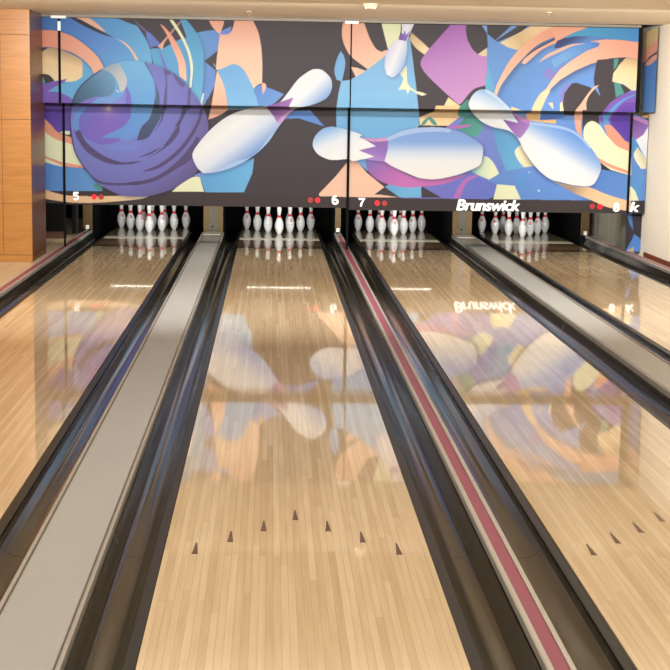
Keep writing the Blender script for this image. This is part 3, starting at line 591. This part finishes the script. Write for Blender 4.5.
# ---- room shell
bm = bmesh.new()
add_box(bm, -7, x45-.05, 0, 21, -.14, 0)
add_box(bm, x89+.05, WALLX+.02, 0, 21, -.14, 0)
add_box(bm, -7, WALLX+.02, -7, -.004, -.14, 0)
struct(from_bm('floor', bm, M_floor))
struct(box('floor_2', (-7, WALLX+.02, -7, 21, -.22, -.141), M_black))
struct(box('ceiling', (-7, WALLX+.3, -7, 14.749, CEIL, CEIL+.2), M_ceil))
struct(box('wall_right', (WALLX, WALLX+.15, -2, 21, -.14, CEIL+.15), M_wall))
bm = bmesh.new(); add_box(bm, WALLX-.014, WALLX-.0005, -2, 15.42, .0, .085, bev=.003)
struct(from_bm('baseboard_right', bm, M_base))
struct(box('wall_back', (-7, WALLX+.1, 20.7, 20.85, -.14, CEIL+.4), M_black))
bm = bmesh.new(); add_box(bm, -2.62, WALLX, 14.75, 15.06, 2.739, CEIL+.2)
struct(from_bm('trim_1', bm, M_lip))
bm = bmesh.new(); add_box(bm, -2.62, WALLX, 15.061, 15.10, 2.7335, CEIL+.1)
struct(from_bm('trim_2', bm, M_blackg))
bm = bmesh.new(); add_box(bm, -2.62, 4.25, 15.101, 15.14, 2.707, CEIL+.1)
struct(from_bm('trim_3', bm, M_steel))
struct(box('ceiling_2', (-7, WALLX+.1, 15.2, 20.7, CEIL+.02, CEIL+.15), M_black))

# ---- wood column on the left
r = thing('wood_column', 'square cherry wood clad column at the left edge, standing on pale boards', 'column', (-2.62, 14.25, 0))
cw = 1.1; cd = 1.0
box('core', (-cw, -.004, .004, cd-.004, 0, CEIL), M_seam, r)
zs = [(.105, .575), (.58, 1.355), (1.36, CEIL-.17), (CEIL-.166, CEIL)]
zs = [(.165, 1.0)]
def panel(name, x0, x1, y0, y1, z0, z1, m): 
    bm = bmesh.new(); add_box(bm, x0, x1, y0, y1, z0, z1, bev=.0015); return from_bm(name, bm, m, r)
rows = [atY(20, yy, 14.25)[2] for yy in (255, 203.5, 119.5, 34.5)]
zed = [0]+[float(v) for v in rows]+[CEIL]
for i in range(5):
    z0, z1 = zed[i]+.002, zed[i+1]-.002
    if i in (0, 4):
        panel('plinth_board' if i == 0 else 'top_board', -cw, 0, -.004 if i == 0 else 0, .01, z0, z1, M_veneer)
    else:
        panel('face_panel', -.312, 0, 0, .01, z0, z1, M_veneer); panel('face_panel', -cw, -.316, 0, .01, z0, z1, M_veneer)
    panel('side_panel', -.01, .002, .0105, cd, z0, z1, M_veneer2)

# ---- masking panels
def art_grid(name, x0, x1, z0, z1, Y, parent, res=None, corner=None):
    """panel face as a fine grid; its print comes from the artwork field. corner: four explicit corners (bl, br, tr, tl)"""
    if corner is None: corner = [(x0, Y, z0), (x1, Y, z0), (x1, Y, z1), (x0, Y, z1)]
    c = np.array(corner, float); w = np.linalg.norm(c[1]-c[0]); h = np.linalg.norm(c[3]-c[0])
    nu, nv = max(2, int(w/.0052)), max(2, int(h/.0052))
    u, v = np.meshgrid(np.linspace(0, 1, nu+1), np.linspace(0, 1, nv+1))
    u, v = u.ravel()[:, None], v.ravel()[:, None]
    co = c[0]*(1-u)*(1-v)+c[1]*u*(1-v)+c[2]*u*v+c[3]*(1-u)*v
    i = np.arange(nu)[None, :]+np.arange(nv)[:, None]*(nu+1); i = i.ravel()
    f = np.stack([i, i+1, i+nu+2, i+nu+1], 1).astype(np.int32)
    me = bpy.data.meshes.new(name)
    me.vertices.add(len(co)); me.vertices.foreach_set('co', co.astype(np.float32).ravel())
    me.loops.add(f.size); me.loops.foreach_set('vertex_index', f.ravel())
    me.polygons.add(len(f)); me.polygons.foreach_set('loop_start', np.arange(0, f.size, 4, dtype=np.int32)); me.polygons.foreach_set('loop_total', np.full(len(f), 4, np.int32))
    me.update(calc_edges=True)
    px, py = proj(co)
    sx = np.clip((px-CX0)*SS-.5, 0, CW-1.01); sy = np.clip((py-CY0)*SS-.5, 0, CH-1.01)
    ix, iy = sx.astype(int), sy.astype(int); fx, fy = (sx-ix)[:, None], (sy-iy)[:, None]
    colr = art[iy, ix]*(1-fx)*(1-fy)+art[iy, ix+1]*fx*(1-fy)+art[iy+1, ix]*(1-fx)*fy+art[iy+1, ix+1]*fx*fy
    rgba = np.ones((len(co), 4), np.float32); rgba[:, :3] = lin(np.clip(colr, 0, 255))*ARTGAIN
    at = me.color_attributes.new('Col', 'FLOAT_COLOR', 'POINT'); at.data.foreach_set('color', rgba.ravel())
    o = link(name, me, M_art, parent); return o
ARTGAIN = .55
ZUB, ZUT = 1.742, 2.705
ZLB, ZLT = .572, 1.78
xs_l, xs_m, xs_r = -2.43, .912, 4.275
def mask_panel(label, x0, x1, z0, z1, Y, face='printed_face'):
    r = thing('masking_panel', label, 'masking panel', (0, 0, 0), 'printed masking panels')
    art_grid(face, x0, x1, z0, z1, Y, r)
    bm = bmesh.new(); add_box(bm, x0, x1, Y+.001, Y+.03, z0, z1); from_bm('backing_board', bm, M_frame, r)
    return r
GAP = .014
mask_panel('upper printed panel with the top half of a purple ball, above numbers 5 and 6', xs_l+.02, xs_m-.008, ZUB, ZUT, YU)
mask_panel('upper printed panel with a small pin and purple kite shape, above number 7', xs_m-.004, 4.235, ZUB, ZUT-.003, YU)
PL = {}
PL['a'] = mask_panel('lower printed panel with numbers 5 and 6 and the purple ball', xs_l+GAP, xs_m-GAP, ZLB-.012, ZLT, YL)
PL['b'] = mask_panel('lower printed panel with numbers 7 and 8 and a lying white pin', xs_m+GAP, xs_r-GAP, ZLB-.034, ZLT, YL)
mask_panel('narrow upper printed strip between the wood column and first post', -2.62, xs_l-.008, ZUB, ZUT, YU)
PL['c'] = mask_panel('narrow lower printed strip between the wood column and first post', -2.72, xs_l-GAP, ZLB, ZLT, YL)
# right end: an upper strip turned towards the hall, a lower strip with a cut-off letter, and a side panel to the floor
r = thing('masking_panel', 'upper printed strip turned along the right wall, cream over peach over blue', 'masking panel', (0, 0, 0), 'printed masking panels')
bl, br_, tr, tl = atY(641.8, 112.0, 15.46), atY(654.3, 113.0, 15.16), atY(658.6, 27.0, 15.16), atY(643.3, 33.2, 15.46)
for q in (br_, tr): q[0] = min(q[0], WALLX-.004)
art_grid('printed_face', 0, 0, 0, 0, 0, r, corner=[bl, br_, tr, tl])
bm = bmesh.new(); off = np.array((.004, .012, 0)); fr = [bm.verts.new(Vector(p+off*.1)) for p in (bl, br_, tr, tl)]; bk = [bm.verts.new(Vector(p+off)) for p in (bl, br_, tr, tl)]
for i in range(4): bm.faces.new((fr[i], fr[(i+1) % 4], bk[(i+1) % 4], bk[i]))
bm.faces.new(bk); from_bm('backing_board', bm, M_frame, r)
PL['d'] = mask_panel('lower printed strip with a cut-off letter k beside the right wall', xs_r+GAP, WALLX-.012, ZLB-.034, ZLT-.07, YL)
r = thing('masking_panel', 'blue and black printed panel standing on the floor beneath the letter k', 'panel', (0, 0, 0))
art_grid('printed_face', 4.312, WALLX-.004, .068, ZLB-.036, 15.62, r)
box('backing_board', (4.312, WALLX-.004, 15.621, 15.65, .068, ZLB-.036), M_frame, r)

# writing and lamps on the foot band
def text(body, px, py, hpx, parent, shear=0., bold=.03, wpx=None, Y=None, name='number', thick=.008):
    cu = bpy.data.curves.new(name, 'FONT'); cu.body = body; cu.align_x = 'CENTER'; cu.align_y = 'CENTER'; cu.size = 1; cu.shear = shear; cu.offset = bold; cu.space_character = .93; cu.extrude = .004
    to = bpy.data.objects.new('t', cu); COL.objects.link(to); bpy.context.view_layer.update()
    me = bpy.data.meshes.new_from_object(to.evaluated_get(bpy.context.evaluated_depsgraph_get())); bpy.data.objects.remove(to)
    co = np.zeros(len(me.vertices)*3); me.vertices.foreach_get('co', co); co = co.reshape(-1, 3)
    lo, hi = co.min(0), co.max(0); Y = Y or YL-.004
    c = atY(px, py, Y); s = np.linalg.norm(atY(px, py-hpx/2, Y)-atY(px, py+hpx/2, Y))/(hi[1]-lo[1])
    sx = s if wpx is None else np.linalg.norm(atY(px-wpx/2, py, Y)-atY(px+wpx/2, py, Y))/(hi[0]-lo[0])
    mid = (lo+hi)/2
    out = np.stack([(co[:, 0]-mid[0])*sx+c[0], Y-(co[:, 2]-mid[2])*.5, (co[:, 1]-mid[1])*s+c[2]], 1)
    me.vertices.foreach_set('co', out.ravel()); me.update()
    bm = bmesh.new()
    for kk, (dx, dz) in enumerate(((0, 0), (-thick, 0), (thick, 0), (0, thick*.7), (0, -thick*.7))):
        n0 = len(bm.verts); bm.from_mesh(me); bm.verts.ensure_lookup_table()
        for v in bm.verts[n0:]: v.co.x += dx; v.co.z += dz; v.co.y -= .0011*kk
    return from_bm(name, bm, M_text, parent)
def digit(d, px, py, hpx, parent):
    """heavy rounded numeral from overlapping strokes, unit box about 0.8 x 1"""
    arc = lambda cx, cy, rx, ry, a0, a1, n=14: [(cx+rx*math.cos(math.radians(a0+(a1-a0)*i/n)), cy+ry*math.sin(math.radians(a0+(a1-a0)*i/n))) for i in range(n+1)]
    S = {'5': [[(.30, .40), (-.2, .40), (-.24, .06)], [(-.24, .04)]+arc(-.02, -.14, .27, .25, 125, -150)],
         '6': [arc(0, -.17, .25, .22, 0, 360, 22), arc(.17, .06, .42, .36, 95, 195)],
         '7': [[(-.32, .38), (.28, .38), (.02, -.1), (-.06, -.46)]],
         '8': [arc(0, -.19, .26, .21, 0, 360, 22), arc(0, .22, .21, .18, 0, 360, 22)]}[d]
    Y = YL-.004; c = atY(px, py, Y); k = np.linalg.norm(atY(px, py-hpx/2, Y)-atY(px, py+hpx/2, Y)); w = .115
    bm = bmesh.new()
    for n, st in enumerate(S):
        L_, R_ = [], []
        for i, q in enumerate(st):
            a = Vector(st[max(0, i-1)]); b = Vector(st[min(len(st)-1, i+1)]); 
            if d in '57' and 0 < i < len(st)-1 and len(st) < 6:
                d1 = (Vector(q)-a).normalized(); d2 = (b-Vector(q)).normalized(); t = (d1+d2).normalized(); f = 1/max(.6, t.dot(d1))
            else: t = (b-a).normalized(); f = 1
            nr = Vector((-t.y, t.x))*w*f
            for lst, sg in ((L_, 1), (R_, -1)):
                lst.append(bm.verts.new((c[0]+(q[0]+sg*nr.x)*k, Y-.002-.0004*n, c[2]+(q[1]+sg*nr.y)*k)))
        for i in range(len(st)-1): bm.faces.new((L_[i], L_[i+1], R_[i+1], R_[i]))
    return from_bm('number', bm, M_text, parent)
digit('5', 76.0, 196.2, 8.6, PL['a']); digit('6', 335.2, 200.0, 9.6, PL['a']); digit('7', 361.4, 202.3, 9, PL['b']); digit('8', 616.4, 207.2, 9, PL['b'])
text('Brunswick', 488.2, 205.3, 10.6, PL['b'], .2, .0, 62.5, name='logo_lettering')
text('k', 634.6, 206.9, 9.2, PL['d'], .2, .0, 8.8, name='logo_lettering')
for px, py, pn, mm in ((94.2, 196.9, 'a', M_ind), (101.2, 197.0, 'a', M_ind2), (310.4, 200.1, 'a', M_ind2), (317.6, 200.1, 'a', M_ind),
                       (377.2, 203.1, 'b', M_ind), (384.6, 203.3, 'b', M_ind2), (592.3, 206.4, 'b', M_ind2), (600.0, 206.7, 'b', M_ind)):
    p = atY(px, py, YL-.004)
    cyl('indicator_lamp', (p[0], YL-.006, p[2]), (p[0], YL+.01, p[2]), .032, mm, PL[pn], 20)

# posts at the seams
def post(label, x, w, Y, d, z0, z1, bracket=True, bw=.16, bz=None, sleeve=False, grp='seam posts'):
    r = thing('seam_post', label, 'post', (x, Y, z0), grp)
    box('upright', (-w/2, w/2, -d, 0, 0, z1-z0), M_black, r, bev=.002)
    if bracket:
        box('bracket', (-bw/2, bw/2, -.075, -d-.0005, 2.69-z0, 2.719-z0), M_white, r, bev=.003)
    if sleeve: box('sleeve', (-w/2-.004, w/2+.004, -d-.004, 0, z1-z0-.145, z1-z0-.04), M_white, r, bev=.003)
    return r
post('dark upper seam post with white bracket and sleeve near the wood column', -2.424, .026, YU-.003, .012, ZUB, 2.7, sleeve=True, bw=.17)
post('thin upper seam post with white bracket in the middle of the mural', xs_m-.006, .014, YU-.003, .008, ZUB, 2.7, bw=.155)
post('thick black upper post near the right wall', 4.259, .04, YU+.02, .03, ZUB-.01, 2.705, bracket=False)
post('tall black lower post left of number 5, down to the divider', xs_l, .024, YL-.002, .022, ZD+.006, 1.73, bracket=False)
post('tall black lower post between numbers 6 and 7, down to the divider', xs_m, .03, YL-.002, .022, ZD+.006, 1.73, bracket=False)
post('black lower post between number 8 and the letter k', xs_r, .022, YL-.002, .022, ZLB-.034, 1.73, bracket=False)

# ---- kickbacks, posts and pit behind the panels
def kick(x0, x1, label, centre=False, latch=True, w=None):
    r = thing('kickback', label, 'kickback', ((x0+x1)/2, 17.9, 0), 'kickback walls between the pin decks')
    h = (x1-x0)/2
    box('side_wall', (-h, h, .03, 2.2, -.1, .95), M_black, r)
    if centre:
        for s in (-1, 1):
            a, b = sorted((s*h, s*(h-.085))); box('gold_post', (a, b, 0, .03, ZC+.002, .95), M_gold, r, bev=.004)
        box('centre_plate', (-h+.085, h-.085, .006, .03, ZC+.002, .95), M_panelgrey, r)
        bm = bmesh.new()
        add_box(bm, -.07, .07, -.012, .006, ZC+.03, ZC+.1, bev=.004); from_bm('latch_plate', bm, M_panelgrey, r)
        cyl('latch_knob', (-.01, -.03, ZC+.075), (-.01, -.012, ZC+.075), .012, M_blackg, r)
    else:
        box('gold_post', (-h, h, 0, .03, ZD+.008, .95), M_gold, r, bev=.004)
        if latch: box('catch_block', (-.022, .022, -.03, 0, ZD+.01, ZD+.065), M_white, r, bev=.004)
    return r
kick(-.904, -.640, 'gold and grey kickback front at the end of the left grey cap', centre=True)
kick(2.47, 2.734, 'gold and grey kickback front at the end of the right grey cap', centre=True)
kick(.873, .95, 'narrow gold kickback post behind number 6, with white catch')
kick(-2.52, -2.395, 'narrow gold kickback post behind number 5, with white catch')
kick(4.232, 4.345, 'narrow gold kickback post behind number 8, with white catch')
# curved sheet along the right wall, curved guard at the left
bm = bmesh.new(); n = 14; lo, hi = [], []
for i in range(n+1):
    t = i/n; y = 17.75-1.75*t; x = 4.41+.035*t-.025*math.sin(t*PI*3)
    lo.append(bm.verts.new((x, y, .004))); hi.append(bm.verts.new((x, y, .95)))
for i in range(n): bm.faces.new((lo[i], lo[i+1], hi[i+1], hi[i]))
tag(from_bm('side_sheet', bm, M_sheet, None, True), 'pale grey curved metal sheet standing behind number 8, left of the blue panel', 'metal sheet')
bm = bmesh.new(); lo, hi = [], []
for i in range(n+1):
    t = i/n; a = PI*(.5+.6*t); x = -2.6+.07*math.cos(a)+.03; y = 17.7+.12*math.sin(a)
    lo.append(bm.verts.new((x, y, .02))); hi.append(bm.verts.new((x, y, .95)))
for i in range(n): bm.faces.new((lo[i], lo[i+1], hi[i+1], hi[i]))
tag(from_bm('corner_guard', bm, M_house, None, True), 'dull metal corner guard left of the gold post behind number 5', 'corner guard')
struct(box('wall_left', (-7, -2.66, 17.2, 17.3, 0, CEIL+.02), M_black))
struct(box('baseboard_left', (-7, -2.66, 17.17, 17.199, 0, .09), M_seam))
# pin lights behind the panels
for n, x in LX.items():
    r = thing('pin_light', 'slim lamp above the '+{5: 'rack nearest the wood column', 6: 'rack left of the middle seam post', 7: 'rack right of the middle seam post', 8: 'rack nearest the cream wall'}[n], 'lamp', (x, 17.2, .612), 'pin deck lamps')
    box('housing', (-.5, .5, -.045, .045, .012, .075), M_house, r, bev=.004)
    cyl('tube', (-.42, 0, 0), (.42, 0, 0), .003, M_tube, r, 12)
    for s in (-.4, .4): cyl('hanger_rod', (s, 0, .07), (s, 0, CEIL+.02-.612), .008, M_house, r, 8)

# ---- pins
PROF = [(0, .0), (.0245, 0), (.0258, .004), (.0295, .012), (.0359, .019), (.0430, .038), (.0496, .057), (.0550, .075), (.0573, .086), (.0594, .100), (.0605, .114), (.0602, .128), (.0580, .149), (.0533, .167), (.0470, .184), (.0396, .200), (.0340, .212),
        (.0290, .225), (.0250, .238), (.0233, .250), (.0228, .260), (.0232, .272), (.0246, .287), (.0266, .298), (.0290, .312), (.0306, .321), (.0318, .332), (.0323, .343), (.0316, .353), (.0295, .363), (.0258, .371), (.0200, .377), (.0120, .3802), (0, .381)]
def prad(z):
    for (r0, z0), (r1, z1) in zip(PROF, PROF[1:]):
        if z0 <= z <= z1 and z1 > z0: return r0+(r1-r0)*(z-z0)/(z1-z0)
    return 0
def lathe(bm, prof, seg=28):
    rings = []
    for r_, z in prof:
        if r_ == 0: rings.append([bm.verts.new((0, 0, z))])
        else: rings.append([bm.verts.new((r_*math.cos(2*PI*k/seg), r_*math.sin(2*PI*k/seg), z)) for k in range(seg)])
    for a, b in zip(rings, rings[1:]):
        for k in range(seg):
            j = (k+1) % seg
            if len(a) == 1: bm.faces.new((a[0], b[k], b[j]))
            elif len(b) == 1: bm.faces.new((a[k], a[j], b[0]))
            else: bm.faces.new((a[k], a[j], b[j], b[k]))
bm = bmesh.new(); lathe(bm, PROF); me_body = bpy.data.meshes.new('pin_body'); bmesh.ops.recalc_face_normals(bm, faces=bm.faces); bm.to_mesh(me_body); bm.free()
for p in me_body.polygons: p.use_smooth = True
me_body.materials.append(M_pin)
# neck band: ring with a row of crown points on its upper edge
bm = bmesh.new(); seg = 40
lo = [bm.verts.new(((prad(.226)+.0012)*math.cos(2*PI*k/seg), (prad(.226)+.0012)*math.sin(2*PI*k/seg), .226)) for k in range(seg)]
md = [bm.verts.new(((prad(.245)+.0012)*math.cos(2*PI*k/seg), (prad(.245)+.0012)*math.sin(2*PI*k/seg), .245)) for k in range(seg)]
hi = []
for k in range(seg):
    z = .258+(.020 if k % 8 == 4 else .010 if k % 8 in (3, 5) else 0)
    hi.append(bm.verts.new(((prad(z)+.0012)*math.cos(2*PI*k/seg), (prad(z)+.0012)*math.sin(2*PI*k/seg), z)))
for k in range(seg):
    j = (k+1) % seg; bm.faces.new((lo[k], lo[j], md[j], md[k])); bm.faces.new((md[k], md[j], hi[j], hi[k]))
me_band = bpy.data.meshes.new('neck_band'); bmesh.ops.recalc_face_normals(bm, faces=bm.faces); bm.to_mesh(me_band); bm.free(); me_band.materials.append(M_red)
# emblem: small red crown over a round letter mark, wrapped onto the shoulder
def wrap(bm, pts):
    vs = []
    for u, z in pts:
        R_ = prad(z)+.0014; a = -PI/2+u/R_; vs.append(bm.verts.new((R_*math.cos(a), R_*math.sin(a), z)))
    bm.faces.new(vs)
bm = bmesh.new()
def stroke(p, w=.0052):
    for (a, b) in zip(p, p[1:]):
        d = Vector((b[0]-a[0], b[1]-a[1])); nrm = Vector((-d.y, d.x)).normalized()*w/2; e = d.normalized()*w*.3
        wrap(bm, [(a[0]-e.x-nrm.x, a[1]-e.y-nrm.y), (b[0]+e.x-nrm.x, b[1]+e.y-nrm.y), (b[0]+e.x+nrm.x, b[1]+e.y+nrm.y), (a[0]-e.x+nrm.x, a[1]-e.y+nrm.y)])
stroke([(.02*math.cos(a), .176+.019*math.sin(a)) for a in np.linspace(.9, 5.4, 11)])
stroke([(-.004, .164), (-.004, .188), (.008, .186), (.009, .178), (-.002, .176), (.010, .172), (.009, .165), (-.004, .164)], .0045)
me_emb = bpy.data.meshes.new('emblem'); bm.to_mesh(me_emb); bm.free(); me_emb.materials.append(M_red)
bm = bmesh.new(); lathe(bm, [(prad(.116)+.0004, .1155), (prad(.117)+.0004, .1175)], 28); me_line = bpy.data.meshes.new('belly_line'); bm.to_mesh(me_line); bm.free(); me_line.materials.append(M_grey)
SP = .3048; RW = SP*math.sqrt(3)/2
spots = [(0, 0, 'front'), (-.5, 1, 'second-row left'), (.5, 1, 'second-row right'), (-1, 2, 'third-row left'), (0, 2, 'third-row middle'), (1, 2, 'third-row right'),
         (-1.5, 3, 'back-row far left'), (-.5, 3, 'back-row inner left'), (.5, 3, 'back-row inner right'), (1.5, 3, 'back-row far right')]
rot = {(5, 0): -.9, (5, 1): .9, (5, 2): .55, (5, 3): .3, (5, 6): .4, (5, 5): 1.0, (5, 9): -.1, (6, 0): -1.25, (6, 2): .35, (6, 9): .5, (6, 3): 3, (6, 1): 3, (7, 0): .1, (7, 1): 1.2, (8, 0): .7, (8, 2): -.25, (8, 9): -.9, (8, 6): -.2, (8, 3): -.3}
RACK = {5: 'rack nearest the wood column', 6: 'rack left of the middle seam post', 7: 'rack right of the middle seam post', 8: 'rack nearest the cream wall'}
proto = None
for n, x in LX.items():
    for i, (u, v, nm) in enumerate(spots):
        loc = (x+u*SP, 18.288+v*RW, .0)
        if n == 6 and i == 4: continue      # hidden exactly behind the front pin
        a = rot.get((n, i), 2.2+.7*i)
        lab = '%s white pin with red neck band, %s' % (nm, RACK[n])
        if proto is None:
            proto = thing('bowling_pin', lab, 'bowling pin', loc, 'pins in the '+RACK[n])
            for nn, me in (('body', me_body), ('neck_band', me_band), ('emblem', me_emb), ('belly_line', me_line)):
                o = link(nn, me, None, proto)
            r = proto
        else:
            r = proto.copy(); COL.objects.link(r); r.location = loc; r['label'] = lab; r['group'] = 'pins in the '+RACK[n]
            for ch in list(proto.children):
                c = ch.copy(); COL.objects.link(c); c.parent = r
        r.rotation_euler = (0, 0, a)

# ---- ceiling fittings
for px, py, nm in ((249, 11.5, 'left'), (549, 12.5, 'right')):
    p = atZ(px, py, CEIL)
    r = thing('ceiling_sprinkler', 'small pendant fire sprinkler on the ceiling, %s one of two' % nm, 'sprinkler', (p[0], p[1], CEIL), 'ceiling sprinklers')
    cyl('escutcheon', (0, 0, -.004), (0, 0, 0), .03, M_lip, r, 20)
    cyl('stem', (0, 0, -.035), (0, 0, -.004), .007, M_steel, r, 10)
    cyl('deflector', (0, 0, -.04), (0, 0, -.036), .018, M_steel, r, 12)
p = atZ(370.5, 3.6, CEIL)
r = thing('smoke_detector', 'round white smoke detector on the ceiling above the middle lanes', 'smoke detector', (p[0], p[1], CEIL))
cyl('base', (0, 0, -.02), (0, 0, 0), .072, M_lip, r, 28)
cyl('sensor_head', (0, 0, -.05), (0, 0, -.02), .045, M_lip, r, 28, r2=.058)
for s in (-1, 1): cyl('vent', (s*.026, -.026, -.053), (s*.026, -.026, -.047), .012, M_frame, r, 10)

# ---------------------------------------------------------------- light
W = bpy.data.worlds.new('hall_air'); SC.world = W; W.use_nodes = True
bg = W.node_tree.nodes['Background']; bg.inputs[0].default_value = (1, .99, .975, 1); bg.inputs[1].default_value = WORLD
def area(name, loc, aim, sx, sy, power, spread=180, colr=(1, .93, .82)):
    l = bpy.data.lights.new(name, 'AREA'); l.shape = 'RECTANGLE'; l.size = sx; l.size_y = sy; l.energy = power; l.color = colr; l.spread = math.radians(spread)
    o = bpy.data.objects.new(name, l); COL.objects.link(o); o.location = loc
    o.rotation_euler = (Vector(aim)-Vector(loc)).to_track_quat('-Z', 'Y').to_euler(); return o
WH = (1, .992, .98)
area('hall_lamp', (0, -1.5, 2.70), (0, -1.5, 0), 9, 5, 185, colr=WH)
area('hall_lamp', (0, 4.6, 2.70), (0, 4.6, 0), 8, 5, 130, colr=WH)
sp = bpy.data.lights.new('wall_fill', 'SPOT'); sp.energy = 1050; sp.color = WH; sp.spot_size = math.radians(34); sp.spot_blend = .8; sp.shadow_soft_size = .12  # added spot with no fixture, lifts the right wall
so = bpy.data.objects.new('wall_fill', sp); COL.objects.link(so); so.location = (1.5, 9, 2.55); so.rotation_euler = (Vector((4.475, 14.9, 1.35))-so.location).to_track_quat('-Z', 'Y').to_euler()
area('lane_fill', (.5, 8.6, 2.68), (.5, 14.5, -.2), 8, .6, 365, spread=130, colr=WH)  # added unseen fill that brightens the far lanes
area('mural_lamp', (.9, 12.3, 2.66), (.9, 15.3, 1.3), 7.4, .12, 62, spread=95, colr=WH)
area('mural_lamp', (.9, 9.0, 2.60), (.9, 15.3, 1.3), 7.4, .5, 15, spread=120, colr=WH)
for n, x in LX.items():
    area('pin_lamp', (x, 16.1, .62), (x, 18.6, .14), .9, .04, 20, spread=130, colr=(1, .98, .95))
